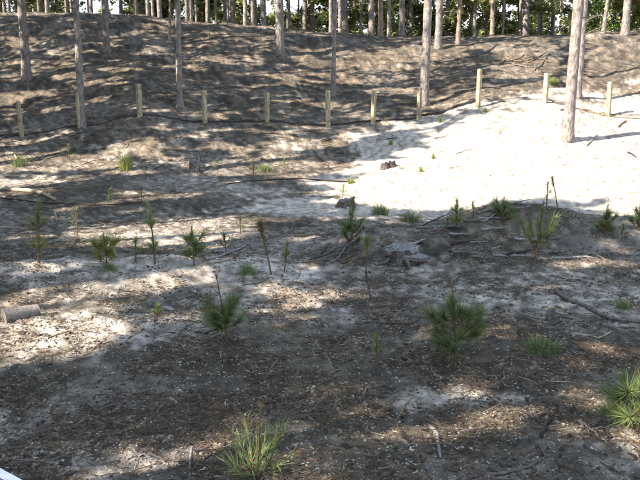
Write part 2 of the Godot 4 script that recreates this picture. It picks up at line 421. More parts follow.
# ---------------------------------------------------------------- materials
func grain_image(size: int, seed_: int, soft: float, contrast: float, speck: float) -> Image:
	var a := FastNoiseLite.new()
	a.seed = seed_; a.frequency = 0.012; a.fractal_octaves = 5; a.fractal_gain = 0.65
	var b := FastNoiseLite.new()
	b.seed = seed_ + 7; b.noise_type = FastNoiseLite.TYPE_CELLULAR; b.frequency = 0.06; b.cellular_return_type = FastNoiseLite.RETURN_CELL_VALUE
	var ia := a.get_seamless_image(size, size)
	var ib := b.get_seamless_image(size, size)
	ia.convert(Image.FORMAT_L8); ib.convert(Image.FORMAT_L8)
	var da := ia.get_data()
	var db := ib.get_data()
	var r := RandomNumberGenerator.new()
	r.seed = seed_
	var out := PackedByteArray()
	out.resize(size * size * 3)
	for k in size * size:
		var t := soft + (da[k] / 255.0 - 0.5) * contrast + (db[k] / 255.0 - 0.5) * contrast * 0.28 + r.randf_range(-speck, speck)
		var w := (db[k] / 255.0 - 0.5) * 0.08
		out[k * 3] = int(clampf(t + w, 0, 1) * 255)
		out[k * 3 + 1] = int(clampf(t, 0, 1) * 255)
		out[k * 3 + 2] = int(clampf(t - w, 0, 1) * 255)
	return Image.create_from_data(size, size, false, Image.FORMAT_RGB8, out)

func bump_image(size: int, seed_: int, freq: float, strength: float) -> Image:
	var a := FastNoiseLite.new()
	a.seed = seed_; a.frequency = freq; a.fractal_octaves = 5; a.fractal_gain = 0.6
	var im := a.get_seamless_image(size, size)
	im.convert(Image.FORMAT_RGBA8)
	im.bump_map_to_normal_map(strength)
	return im

func surface(called: String, tex: Image, bump: Image, scale_: Vector3, rough: float, in_world := false, through := 0.0) -> StandardMaterial3D:
	var m := StandardMaterial3D.new()
	m.resource_name = called
	m.vertex_color_use_as_albedo = true
	m.roughness = rough
	m.metallic_specular = 0.25
	if tex:
		m.albedo_texture = ImageTexture.create_from_image(tex)
		m.uv1_triplanar = true
		m.uv1_world_triplanar = in_world
		m.uv1_scale = scale_
	if bump:
		m.normal_enabled = true
		m.normal_texture = ImageTexture.create_from_image(bump)
		m.normal_scale = 0.7
	if through > 0.0:
		m.backlight_enabled = true
		m.backlight = Color(through, through, through)
	mats[called] = m
	return m

func make_materials() -> void:
	surface("earth", grain_image(1024, 3, 0.88, 0.5, 0.14), bump_image(512, 5, 0.03, 6.0), Vector3(0.55, 0.55, 0.55), 0.95, true)
	surface("bark", grain_image(512, 21, 0.86, 0.7, 0.08), bump_image(512, 23, 0.02, 10.0), Vector3(2.2, 0.7, 2.2), 0.9)
	surface("dead_wood", grain_image(512, 31, 0.88, 0.7, 0.1), bump_image(256, 33, 0.03, 6.0), Vector3(5, 5, 5), 0.85)
	surface("chip", null, null, Vector3.ONE, 0.85)
	surface("needle", null, null, Vector3.ONE, 0.55, false, 0.5)
	surface("leaf", null, null, Vector3.ONE, 0.5, false, 0.7)
	surface("stake_wood", grain_image(256, 41, 0.86, 0.8, 0.08), null, Vector3(6, 1.2, 6), 0.8)
	surface("cloth", grain_image(256, 51, 0.9, 0.4, 0.1), null, Vector3(4, 4, 4), 0.8)
	surface("paint", null, null, Vector3.ONE, 0.4)

# ---------------------------------------------------------------- the scene
func _ready() -> void:
	rng.seed = 11
	light_dir = Vector3(SUN_YAW.x * cos(deg_to_rad(SUN_HEIGHT)), -sin(deg_to_rad(SUN_HEIGHT)), -SUN_YAW.y * cos(deg_to_rad(SUN_HEIGHT))).normalized()

	var cam := Camera3D.new()
	cam.name = "camera"
	cam.position = Vector3(0, 1.65, 0)
	cam.rotation_degrees = Vector3(-11.0, 0, 0)
	cam.fov = 38.0
	cam.near = 0.1
	cam.far = 6000
	add_child(cam)
	cam.current = true

	var env := Environment.new()
	env.background_mode = Environment.BG_SKY
	var air := ProceduralSkyMaterial.new()
	air.sky_top_color = Color(0.61, 0.69, 0.78)
	air.sky_horizon_color = Color(0.88, 0.90, 0.92)
	air.sky_curve = 0.18
	air.ground_bottom_color = Color(0.2, 0.17, 0.14)
	air.ground_horizon_color = Color(0.6, 0.6, 0.6)
	air.sky_energy_multiplier = 0.95
	env.sky = Sky.new()
	env.sky.sky_material = air
	env.tonemap_mode = Environment.TONE_MAPPER_LINEAR
	env.tonemap_exposure = 4.15
	env.sdfgi_enabled = true
	env.ssao_enabled = true
	env.ssil_enabled = true
	var we := WorldEnvironment.new()
	we.name = "world_environment"
	we.environment = env
	add_child(we)

	var sun := DirectionalLight3D.new()
	sun.name = "sun"
	sun.light_energy = 1.6
	sun.light_color = Color(1.0, 0.95, 0.87)
	sun.light_angular_distance = 0.5
	sun.shadow_enabled = true
	add_child(sun)
	sun.look_at_from_position(Vector3.ZERO, light_dir, Vector3.UP)

	for f in [[broad, 5, 0.28, 3], [lumps, 6, 1.5, 3], [fine, 7, 6.0, 3], [patch, 8, 0.42, 4], [streak, 12, 1.0, 2]]:
		f[0].seed = f[1]; f[0].frequency = f[2]; f[0].fractal_octaves = f[3]
	for o in OPENING:
		var pts := PackedVector2Array()
		var flat: Array = o[1]
		for k in flat.size() / 2: pts.append(Vector2(flat[2 * k], flat[2 * k + 1]))
		var box := Rect2(pts[0], Vector2.ZERO)
		for p in pts: box = box.expand(p)
		openings.append([o[0], pts, box])
	make_materials()
	build_ground()
	build_pines()
	build_wood_beyond()
	build_shade_pines()
	build_fence()
	build_stumps()
	build_brush()
	build_sticks()
	build_seedlings()
	build_grass()
	build_litter()
	build_board()

# ---------------------------------------------------------------- ground
func build_ground() -> void:
	var us := []
	var u := 0.56
	while u < 14.0:
		u += 0.02 + (u - 0.56) * 0.28
		us.append(u)
	var cols := []
	for k in range(us.size() - 1, -1, -1): cols.append(-us[k])
	for k in range(-200, 201): cols.append(k * 0.0028)
	cols.append_array(us)
	var rows := [-60.0, -45.0, -30.0, -20.0, -14.0, -10.0, -7.0, -5.0, -3.5, -2.0, -1.0, -0.2, 0.5, 1.0, 1.4, 1.8, 2.1]
	var d := 2.3
	while d < 3000.0:
		rows.append(d)
		d += maxf(0.028, d * 0.0105) if d < 33.0 else d * 0.05
	rows.append(3000.0)
	var nc := cols.size()
	var nr := rows.size()
	var s := Shape.new()
	s.v.resize(nr * nc); s.n.resize(nr * nc); s.c.resize(nr * nc)
	var sand := Color(0.45, 0.395, 0.35)
	var humus := Color(0.072, 0.063, 0.054)
	var litter := Color(0.168, 0.141, 0.113)
	var ash := Color(0.265, 0.235, 0.218)
	for r in nr:
		d = rows[r]
		var w := maxf(d, 2.2)
		for k in nc:
			var x: float = cols[k] * w
			var p := Vector3(x, ground(x, d), -d)
			s.v[r * nc + k] = p
			var col := litter
			if d < 45.0:
				var sa := sand_and_sunlit_tone(x, d)
				var l := lumps.get_noise_2d(x * 0.6 + 40.0, d * 0.6)
				var f := fine.get_noise_2d(x * 0.8, d * 0.8 + 9.0)
				var g := patch.get_noise_2d(x * 1.7 + 60.0, d * 1.7)
				var floor_ := litter.lerp(humus, clampf(0.45 + g * 1.1 + l * 0.7, 0, 1))
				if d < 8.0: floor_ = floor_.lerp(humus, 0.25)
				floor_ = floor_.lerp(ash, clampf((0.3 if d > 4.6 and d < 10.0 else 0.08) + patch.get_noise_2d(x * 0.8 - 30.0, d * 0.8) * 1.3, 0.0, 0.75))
				if d > 18.5: floor_ = floor_.lerp(humus, 0.3 * smoothstep(18.5, 20.0, d + g * 3.0))  # shade of the far slope deepened in the soil colour
				if d > 15.0:
					# litter mottled in small paler and darker patches
					var e := streak.get_noise_2d(x * 1.6, d * 2.6)
					floor_ = floor_.lerp(Color(0.24, 0.185, 0.14), clampf(e * 1.6, 0, 0.7)).lerp(humus * 0.8, clampf(-e * 1.8, 0, 0.7))
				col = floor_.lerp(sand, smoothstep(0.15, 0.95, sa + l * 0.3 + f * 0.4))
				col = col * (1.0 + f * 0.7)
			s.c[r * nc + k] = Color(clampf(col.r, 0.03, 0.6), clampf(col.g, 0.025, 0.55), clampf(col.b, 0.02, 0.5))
	for r in nr:
		for k in nc:
			var a := s.v[r * nc + maxi(k - 1, 0)]
			var b := s.v[r * nc + mini(k + 1, nc - 1)]
			var e := s.v[maxi(r - 1, 0) * nc + k]
			var f := s.v[mini(r + 1, nr - 1) * nc + k]
			var m := (b - a).cross(f - e).normalized()
			s.n[r * nc + k] = m if m.y > 0 else -m
	var idx := PackedInt32Array()
	idx.resize((nr - 1) * (nc - 1) * 6)
	var q := 0
	for r in nr - 1:
		for k in nc - 1:
			var a := r * nc + k
			idx[q] = a; idx[q + 1] = a + nc; idx[q + 2] = a + 1
			idx[q + 3] = a + 1; idx[q + 4] = a + nc; idx[q + 5] = a + nc + 1
			q += 6
	s.i = idx
	var o := part("ground", s, mats.earth, self)
	o.set_meta("kind", "structure")

# ---------------------------------------------------------------- pines
# trunk of a pine as a bent, slightly knobbly, tapering tube with a flared foot; local axes, base at the origin
func trunk_line(height: float, lean: float, r: RandomNumberGenerator, bend := 0.07) -> Array:
	var pts := []
	var steps := 14
	var wx := 0.0
	var wz := 0.0
	for k in steps + 1:
		var t := float(k) / steps
		var y := -0.25 + (height + 0.25) * t * t * 0.55 + (height + 0.25) * t * 0.45
		if k > 2:
			wx += r.randf_range(-bend, bend) * 0.35 * t
			wz += r.randf_range(-bend, bend) * 0.35 * t
		pts.append(Vector3(lean * maxf(y, 0.0) + wx, y, wz))
	return pts

func trunk_shape(pts: Array, radius: float, tone: Color, r: RandomNumberGenerator, sides := 14) -> Shape:
	var s := Shape.new()
	var dense := []
	var rad := []
	var height: float = pts[-1].y
	for k in pts.size() - 1:
		var n := 4 if k < 9 else 1
		for j in n:
			dense.append((pts[k] as Vector3).lerp(pts[k + 1], float(j) / n))
	dense.append(pts[-1])
	for p in dense:
		var t := clampf(p.y / height, 0.0, 1.0)
		rad.append(radius * (1.0 - 0.78 * t) * (1.0 + 0.45 * exp(-maxf(p.y, 0.0) * 4.5)))
	s.tube(dense, rad, sides, tone, 0.07, r, false)
	# each scale of bark has its own tone
	for k in s.c.size():
		s.c[k] = tone * r.randf_range(0.86, 1.14)
	return s

func along_trunk(pts: Array, y: float) -> Vector3:
	for k in pts.size() - 1:
		if y <= pts[k + 1].y:
			return (pts[k] as Vector3).lerp(pts[k + 1], clampf((y - pts[k].y) / (pts[k + 1].y - pts[k].y), 0, 1))
	return pts[-1]

# limbs and needle sprays; sprays are left out where sunlight should reach the ground
func crown_shapes(pts: Array, at: Vector3, from: float, radius: float, r: RandomNumberGenerator, thick := 1.0) -> Shape:
	var sprays := Shape.new()
	var limbs := sprays
	var top: float = pts[-1].y
	var y := from
	while y < top:
		var t := (y - from) / (top - from)
		var reach := radius * (0.55 + 1.1 * t) if t < 0.35 else radius * (0.935 - 0.78 * (t - 0.35) / 0.65)
		var count := r.randi_range(4, 5)
		var turn := r.randf() * TAU
		for b in count:
			var a := turn + TAU * b / count + r.randf_range(-0.3, 0.3)
			var l := reach * r.randf_range(0.7, 1.15)
			var out := Vector3(cos(a), r.randf_range(0.05, 0.35), sin(a)).normalized()
			var root := along_trunk(pts, y)
			var tip := root + out * l + Vector3(0, -0.08 * l, 0)
			if gap(sun_mark(at + root.lerp(tip, 0.7))) > 0.95: continue
			limbs.tube([root, root.lerp(tip, 0.5) + Vector3(0, 0.06 * l, 0), tip], [0.035, 0.022, 0.006], 3, Color(0.12, 0.1, 0.09), 0.0, null, false)
			var side := out.cross(Vector3.UP).normalized()
			var n := int(l * (9.0 if thick < 1.1 or thick > 1.5 else 17.0))
			for q in n:
				var f := r.randf_range(0.28, 1.04)
				var p := root.lerp(tip, f) + Vector3(0, 0.06 * l * 4.0 * f * (1.0 - f), 0) + side * r.randf_range(-0.4, 0.4) * l * (1.15 - f) + Vector3(0, r.randf_range(-0.1, 0.16), 0)
				if r.randf() < gap(sun_mark(at + p)): continue
				var grow := (out + side * r.randf_range(-0.8, 0.8) + Vector3(0, r.randf_range(0.0, 0.9), 0)).normalized()
				var shade := r.randf_range(0.75, 1.3)
				for z in 7:
					var dir := (grow + Vector3(r.randf_range(-1, 1), r.randf_range(-1, 1), r.randf_range(-1, 1)) * 0.75).normalized()
					var wide := dir.cross(Vector3(r.randf_range(-1, 1), r.randf_range(-1, 1), r.randf_range(-1, 1))).normalized()
					sprays.blade(p, dir * r.randf_range(0.2, 0.36), wide * 0.048 * thick, Color(0.06, 0.095, 0.04) * shade)
		y += r.randf_range(0.45, 0.7)
	return sprays

func pine(called: String, x: float, d: float, radius: float, lean: float, height: float, from: float, reach: float, tone: Color, label: String, group: String, seed_: int, stubs := 0, thick := 1.0) -> Node3D:
	var r := RandomNumberGenerator.new()
	r.seed = seed_
	var at := Vector3(x, ground(x, d) - 0.05, -d)
	var t := thing(called, at, label, "pine tree", group)
	var pts := trunk_line(height, lean, r)
	part("trunk", trunk_shape(pts, radius, tone, r), mats.bark, t)
	var both := crown_shapes(pts, at, from, reach, r, thick)
	part("crown", both, mats.needle, t)
	for k in stubs:
		var y := r.randf_range(1.2, 5.0)
		var p := along_trunk(pts, y)
		var a := r.randf() * TAU
		var out := Vector3(cos(a), r.randf_range(-0.2, 0.4), sin(a)).normalized()
		var l := r.randf_range(0.15, 0.8)
		var s := Shape.new()
		s.tube([p, p + out * (l * 0.5 + radius), p + out * (l + radius) + Vector3(0, -0.1 * l, 0)], [0.016, 0.012, 0.004], 4, Color(0.13, 0.11, 0.1), 0.0, null, false)
		part("dead_branch", s, mats.chip, t)
	return t

func build_pines() -> void:
	var k := 100
	for p in PINE:
		k += 1
		pine("pine_tree", p[0], p[1], p[2], p[3] * 0.35, p[4], p[5] * 0.62, 2.9, (WARM_BARK if p[6] == "rust" else BARK), p[7], "pines on the far slope", k, 5, 1.3)

func in_view(x: float, d: float) -> bool:
	return d > 0.3 and absf(x) < 0.475 * d + 1.0

func build_shade_pines() -> void:
	# pines out of view to the left and behind, placed so their crowns shade the hollow
	var r := RandomNumberGenerator.new()
	r.seed = 77
	var k := 500
	var gx := -29.0
	while gx < 1.0:
		var gd := -9.0
		while gd < 27.0:
			var x := gx + r.randf_range(-1.1, 1.1)
			var d := gd + r.randf_range(-1.1, 1.1)
			var tall := r.randf_range(12.5, 16.5)
			gd += 3.0
			if in_view(x, d) or Vector2(x, d).length() < 3.2: continue
			# only those whose crown can shade something that is seen
			var m := sun_mark(Vector3(x, land(x, d) + tall * 0.72, -d))
			if m.y < 0.5 or m.y > 33.0 or absf(m.x) > 0.5 * m.y + 5.0: continue
			# none of them throws its stem's shadow over the open sand: those in line with it are cut shorter to keep it sunlit
			var q := 1.0
			while q < tall and gap(sun_mark(Vector3(x, land(x, d) + q, -d))) < 0.98: q += 0.3
			tall = q - 0.3
			if tall < 6.5: continue
			k += 1
			pine("pine_tree", x, d, r.randf_range(0.11, 0.17), r.randf_range(-0.02, 0.02), tall, tall * r.randf_range(0.4, 0.5), 2.3, BARK * r.randf_range(0.9, 1.1), "tall pine out of view at the left, its crown shading the hollow", "pines out of view shading the hollow from the left", k, 0, 1.4)
		gx += 3.1
	# more pines out of view on the right, placed to dim the skylight
	for n in 16:
		var d := r.randf_range(-9.0, 19.0)
		var x := maxf(0.5 * d + 3.0, 3.5) + r.randf_range(0.5, 9.0)
		var tall := r.randf_range(12.5, 16.5)
		k += 1
		pine("pine_tree", x, d, r.randf_range(0.11, 0.17), 0.0, tall, tall * 0.4, 2.3, BARK * r.randf_range(0.9, 1.1), "tall unseen pine out of view at the right, placed to dim the skylight on the hollow", "unseen pines dimming the skylight from the right", k, 0, 1.4)

func leafy_tree(called: String, x: float, d: float, height: float, spread: float, from: float, tone: Color, label: String, group: String, seed_: int, leaves: int, leaf: float) -> void:
	var r := RandomNumberGenerator.new()
	r.seed = seed_
	var t := thing(called, spot(x, d, -0.05), label, "tree", group)
	var pts := trunk_line(height * 0.9, r.randf_range(-0.05, 0.05), r, 0.25)
	part("trunk", trunk_shape(pts, 0.05 + height * 0.009, BARK, r, 8), mats.bark, t)
	var s := Shape.new()
	var limbs := s
	var clumps := []
	for k in int(10 + height * 3):
		var y := lerpf(from, height, r.randf())
		var a := r.randf() * TAU
		var w := spread * (0.45 + 0.55 * sin(PI * clampf((y - from) / (height - from), 0.05, 0.95))) * sqrt(r.randf_range(0.1, 1.0))
		var root := along_trunk(pts, maxf(y - w * 0.5, from * 0.6))
		var c := along_trunk(pts, y) + Vector3(cos(a) * w, 0, sin(a) * w)
		limbs.tube([root, root.lerp(c, 0.5) + Vector3(0, 0.08 * w, 0), c], [0.03, 0.018, 0.005], 3, Color(0.1, 0.085, 0.07), 0.0, null, false)
		clumps.append([c, r.randf_range(0.35, 0.8) * (0.5 + spread * 0.2), r.randf_range(0.7, 1.3)])
	for k in leaves:
		var c: Array = clumps[k % clumps.size()]
		var o: Vector3 = Vector3(r.randfn(), r.randfn() * 0.6, r.randfn()) * (0.5 * float(c[1]))
		var p: Vector3 = c[0] + o
		var dir := Vector3(r.randf_range(-1, 1), r.randf_range(-0.7, 0.4), r.randf_range(-1, 1)).normalized()
		var wide := dir.cross(Vector3(r.randf_range(-0.5, 0.5), 1, r.randf_range(-0.5, 0.5))).normalized()
		var l := leaf * r.randf_range(0.7, 1.3)
		var col: Color = tone * (c[2] * r.randf_range(0.8, 1.2))
		s.tri(p, p + dir * l * 0.5 - wide * l * 0.32, p + dir * l, col)
		s.tri(p, p + dir * l, p + dir * l * 0.5 + wide * l * 0.32, col)
	part("crown", s, mats.leaf, t)

func ordinal(n: int) -> String:
	return "%d%s" % [n, "th" if n % 100 in [11, 12, 13] else {1: "st", 2: "nd", 3: "rd"}.get(n % 10, "th")]

func build_wood_beyond() -> void:
	var r := RandomNumberGenerator.new()
	r.seed = 31
	var k := 1000
	for p in CREST_PINE:
		k += 1
		var tall := r.randf_range(12, 17)
		var look := "reddish" if p[3] == "rust" else "grey"
		var place := 1
		for o in CREST_PINE:
			if (o[3] == "rust") == (p[3] == "rust") and o[0] / o[1] < p[0] / p[1]: place += 1
		var what := "%s pine trunk in the wood along the crest, %s such trunk from the left" % [look, ordinal(place)]
		pine("pine_tree", p[0], p[1], p[2], r.randf_range(-0.02, 0.02), tall, tall * r.randf_range(0.4, 0.55), 1.5, (WARM_BARK if p[3] == "rust" else BARK) * r.randf_range(0.9, 1.1), what, "pines along the crest", k, 4)
	# slim stems crowded between them
	for n in 30:
		k += 1
		var d := r.randf_range(33, 50)
		var x := (-0.5 + (n + r.randf()) / 30.0) * d
		var tall := r.randf_range(11, 15)
		pine("pine_tree", x, d, r.randf_range(0.07, 0.11), r.randf_range(-0.03, 0.03), tall, tall * r.randf_range(0.45, 0.55), 1.2, BARK * r.randf_range(0.9, 1.1), "slim pine stem crowded between thicker trunks just behind the crest", "slim pines just behind the crest", k, 4)
	# farther in
	for n in 34:
		k += 1
		var d := r.randf_range(46, 90)
		var x := r.randf_range(-0.52, 0.52) * d
		var tall := r.randf_range(13, 18)
		pine("pine_tree", x, d, r.randf_range(0.1, 0.17), r.randf_range(-0.03, 0.03), tall, tall * r.randf_range(0.25, 0.45), 2.2, BARK * r.randf_range(0.9, 1.1), "thin pine far back in the wood beyond the crest", "pines far beyond the crest", k, 3, 1.6)
	# leafy young trees between the trunks
	for n in 50:
		k += 1
		var d := r.randf_range(34, 66)
		var u := -0.5 + 1.0 * (n + r.randf()) / 50.0
		var tall := r.randf_range(5.5, 9.0)
		leafy_tree("young_tree", u * d, d, tall, r.randf_range(1.5, 2.5), 1.2, Color(0.23, 0.25, 0.10) * r.randf_range(0.65, 1.3), "green leafy young tree between the pine trunks beyond the crest", "young leafy trees beyond the crest", k, 4600, 0.27)
	for n in 6:
		k += 1
		var d := r.randf_range(33, 40)
		var u := 0.36 + 0.022 * n
		leafy_tree("bright_tree", u * d, d, r.randf_range(5.0, 7.5), 1.7, 0.4, Color(0.17, 0.25, 0.085) * r.randf_range(0.9, 1.2), "bright fresh green leafy tree at the right end of the crest, %s from the left" % ordinal(n + 1), "bright leafy trees at the right", k, 4200, 0.15)

# ---------------------------------------------------------------- fence of stakes
func build_fence() -> void:
	var a: Array = FENCE_POST[0]
	var at := spot(a[0], a[1])
	var t := thing("stake_fence", at, "low fence of wooden stakes with a dark sagging cloth strip along the far slope", "fence")
	var feet := []
	for k in FENCE_POST.size():
		var p: Array = FENCE_POST[k]
		var foot := spot(p[0], p[1]) - at
		feet.append(foot)
		var s := Shape.new()
		var w := rng.randf_range(0.048, 0.06)
		var tilt := Vector3(rng.randf_range(-0.03, 0.03), 1, rng.randf_range(-0.03, 0.03))
		var h: float = p[2]
		var tone := Color(0.5, 0.42, 0.26).lerp(Color(0.38, 0.34, 0.26), rng.randf() * 0.5) * rng.randf_range(0.85, 1.1)
		var low := foot - tilt * 0.25
		var pts := [low, foot + tilt * h * 0.97, foot + tilt * h]
		s.tube(pts, [w * 1.25, w * 1.25, w * 1.05], 4, tone, 0.03, rng, true, tone * 1.15)
		# flat faces need their own normals
		var f := Shape.new()
		for q in s.i.size() / 3:
			f.tri(s.v[s.i[q * 3]], s.v[s.i[q * 3 + 1]], s.v[s.i[q * 3 + 2]], tone)
		part("post", f, mats.stake_wood, t)
	# the strip: [from post, to post, height at each, width, colour]
	var runs := []
	for k in 8: runs.append([k, k + 1, 0.04, 0.04, 0.05, Color(0.045, 0.043, 0.043)])
	runs.append([8, 9, 0.12, 0.2, 0.07, Color(0.04, 0.04, 0.045)])
	runs.append([9, 10, 0.72, 0.62, 0.09, Color(0.05, 0.055, 0.06)])
	runs.append([10, 11, 0.10, 0.06, 0.04, Color(0.2, 0.15, 0.1)])
	runs.append([11, 12, 0.06, 0.06, 0.04, Color(0.2, 0.15, 0.1)])
	for q in runs:
		var s := Shape.new()
		var n := 18
		var prev := []
		for j in n + 1:
			var f := float(j) / n
			var p: Vector3 = (feet[q[0]] as Vector3).lerp(feet[q[1]], f)
			var lift := lerpf(q[2], q[3], f) - 0.05 * sin(PI * f) + 0.012 * sin(j * 2.1 + q[0])
			var g := ground(p.x + at.x, -(p.z + at.z)) - at.y
			p.y = (g if q[2] < 0.3 else p.y) + maxf(lift, 0.03)
			p.z -= 0.075
			var fold := 0.012 * sin(j * 1.7 + q[0] * 2.0)
			var ring := [p + Vector3(0, q[4] * 0.5, fold), p + Vector3(0, -q[4] * 0.5, fold + 0.01), p + Vector3(0, -q[4] * 0.5, fold - 0.008), p + Vector3(0, q[4] * 0.5, fold - 0.014)]
			if prev:
				for e in 4: s.quad(prev[e], ring[e], ring[(e + 1) % 4], prev[(e + 1) % 4], q[5])
			prev = ring
		part("cloth_strip", s, mats.cloth, t)

# ---------------------------------------------------------------- stumps, log, brush
func stump_shape(radius: float, height: float, tone: Color, tilt: Vector2, ragged: float, r: RandomNumberGenerator) -> Array:
	var body := Shape.new()
	var sides := 22
	var rings := 7
	var rim := []
	var lobes := []
	for s in sides: lobes.append(1.0 + 0.16 * sin(s * TAU / sides * 3.0 + 1.0) + r.randf_range(-0.08, 0.08))
	var grid := []
	for k in rings + 1:
		var t := float(k) / rings
		var ring := []
		for s in sides:
			var a := TAU * s / sides
			var flare := 1.0 + 0.75 * pow(1.0 - t, 2.5) * (0.6 + 0.6 * maxf(0.0, sin(a * 4.0 + 0.6)))
			var q: float = radius * lobes[s] * flare * (1.0 + r.randf_range(-0.03, 0.03))
			var y := -0.12 + (height + 0.12) * t
			if k == rings: y += r.randf_range(-1, 1) * ragged
			if t > 0.3: y += (cos(a) * tilt.x + sin(a) * tilt.y) * radius * (t - 0.3) / 0.7
			ring.append(Vector3(cos(a) * q, y, sin(a) * q))
		grid.append(ring)
	for k in rings:
		for s in sides:
			var e := (s + 1) % sides
			body.quad(grid[k][s], grid[k][e], grid[k + 1][e], grid[k + 1][s], tone * r.randf_range(0.55, 1.2))
	var cap := Shape.new()
	var mid := Vector3(0, height - ragged * 0.5, 0)
	for s in sides:
		cap.tri(mid, grid[rings][s], grid[rings][(s + 1) % sides], Color(1, 1, 1) * 0.0 + WOOD.silver * r.randf_range(0.45, 0.75))
	return [body, cap]

func root_shape(a: float, from: float, length: float, thick: float, r: RandomNumberGenerator, tone: Color) -> Shape:
	var s := Shape.new()
	var pts := []
	var rad := []
	for k in 6:
		var t := k / 5.0
		var b := a + r.randf_range(-0.12, 0.12)
		pts.append(Vector3(cos(b) * (from + length * t), lerpf(0.07, -0.04, t) + r.randf_range(-0.01, 0.015), sin(b) * (from + length * t)))
		rad.append(thick * (1.0 - 0.75 * t))
	s.tube(pts, rad, 7, tone, 0.12, r)
	return s

func build_stumps() -> void:
	var r := RandomNumberGenerator.new()
	r.seed = 9
	# the stump with the grey slanting top on the mound
	var t := thing("tree_stump", spot(STUMP_AT.x, STUMP_AT.y, -0.03), "broken pine stump with a slanting grey top on the central mound", "stump", "stumps in the hollow")
	var b := stump_shape(0.15, 0.115, Color(0.14, 0.125, 0.115), Vector2(-0.05, 0.25), 0.025, r)
	part("bark", b[0], mats.dead_wood, t)
	part("cut_top", b[1], mats.dead_wood, t)
	for a in [0.1, 1.3, 2.6, 3.5, 4.6, 5.6]:
		part("root", root_shape(a, 0.13, r.randf_range(0.12, 0.28), 0.026, r, Color(0.15, 0.135, 0.125)), mats.dead_wood, t)
	var slab := Shape.new()
	var rim := []
	for k in 13:
		var a := TAU * k / 13.0
		var q := 1.0 + r.randf_range(-0.4, 0.3)
		rim.append(Vector3(cos(a) * 0.24 * q + 0.03, 0.145 - sin(a) * 0.06 - cos(a) * 0.03 + r.randf_range(-0.01, 0.01), sin(a) * 0.11 * q + 0.03))
	for k in 13:
		var e := (k + 1) % 13
		var down := Vector3(0, -0.035, 0)
		slab.tri(Vector3(0.03, 0.15, 0.03), rim[k], rim[e], WOOD.silver * r.randf_range(0.6, 0.9))
		slab.tri(Vector3(0.03, 0.11, 0.03), rim[e] + down, rim[k] + down, WOOD.grey * 0.7)
		slab.quad(rim[k], rim[k] + down, rim[e] + down, rim[e], WOOD.grey * r.randf_range(0.7, 1.1))
	part("split_slab", slab, mats.dead_wood, t)
	# upended root plate piece right of it
	# small stumps
	for q in [[RED_STUMP_AT, 0.15, 0.09, Color(0.115, 0.092, 0.085), "small dark brown stump at the left border of the sunlit sand"], [WEDGE_STUMP_AT, 0.15, 0.1, Color(0.16, 0.12, 0.095), "low brown wedge-shaped stump behind the brush heap"], [FAR_STUMP_AT, 0.16, 0.15, Color(0.16, 0.14, 0.13), "small grey splintered stump in the hollow below the fence"]]:
		var o := thing("tree_stump", spot(q[0].x, q[0].y), q[4], "stump", "stumps in the hollow")
		var c := stump_shape(q[1], q[2], q[3], Vector2(r.randf_range(-0.4, 0.4), r.randf_range(-0.2, 0.3)), 0.035, r)
		part("bark", c[0], mats.dead_wood, o)
		part("cut_top", c[1], mats.dead_wood, o)
		for k in 3: part("root", root_shape(r.randf() * TAU, q[1] * 0.8, r.randf_range(0.15, 0.3), 0.035, r, q[3]), mats.dead_wood, o)
		if q[0] == FAR_STUMP_AT:
			var sp := Shape.new()
			sp.tube([Vector3(0.02, 0.1, 0), Vector3(0.05, 0.25, 0.0), Vector3(0.03, 0.38, 0.02)], [0.03, 0.02, 0.006], 5, WOOD.silver, 0.1, r)
			part("splinter", sp, mats.dead_wood, o)
	# the sawn log at the left edge
	var lg := thing("sawn_log", spot(LEFT_LOG_AT.x, LEFT_LOG_AT.y, 0.03), "short sawn grey log with a pale cut end at the left edge", "log")
	var dir := Vector3(0.72, 0.02, -0.6).normalized()
	var s := Shape.new()
	var pts := []
	var rad := []
	for k in 7:
		pts.append(dir * (-0.12 + 0.26 * k / 6.0))
		rad.append(0.075 * (1.0 - 0.03 * k))
	s.tube(pts, rad, 16, Color(0.2, 0.18, 0.17), 0.07, r, false)
	part("bark", s, mats.dead_wood, lg)
	for e in [0, 6]:
		var cap := Shape.new()
		var p: Vector3 = pts[e]
		var e1 := dir.cross(Vector3.UP).normalized()
		var e2 := dir.cross(e1)
		for k in 16:
			var a := TAU * k / 16
			var a2 := TAU * (k + 1) / 16
			cap.tri(p, p + (e1 * cos(a) + e2 * sin(a)) * rad[e] * 1.02, p + (e1 * cos(a2) + e2 * sin(a2)) * rad[e] * 1.02, Color(0.34, 0.30, 0.23))
		part("cut_end", cap, mats.dead_wood, lg)
	# the leaning pale stick
	var st := Shape.new()
	st.tube([Vector3(0, -0.06, 0), Vector3(-0.01, 0.08, 0), Vector3(-0.035, 0.2, 0.01)], [0.016, 0.015, 0.012], 6, Color(0.4, 0.4, 0.3), 0.06, r)
	single("stick", st, mats.dead_wood, spot(STICK_POST_AT.x, STICK_POST_AT.y), "short white upright stick at the end of the pale log", "stick", "loose sticks")

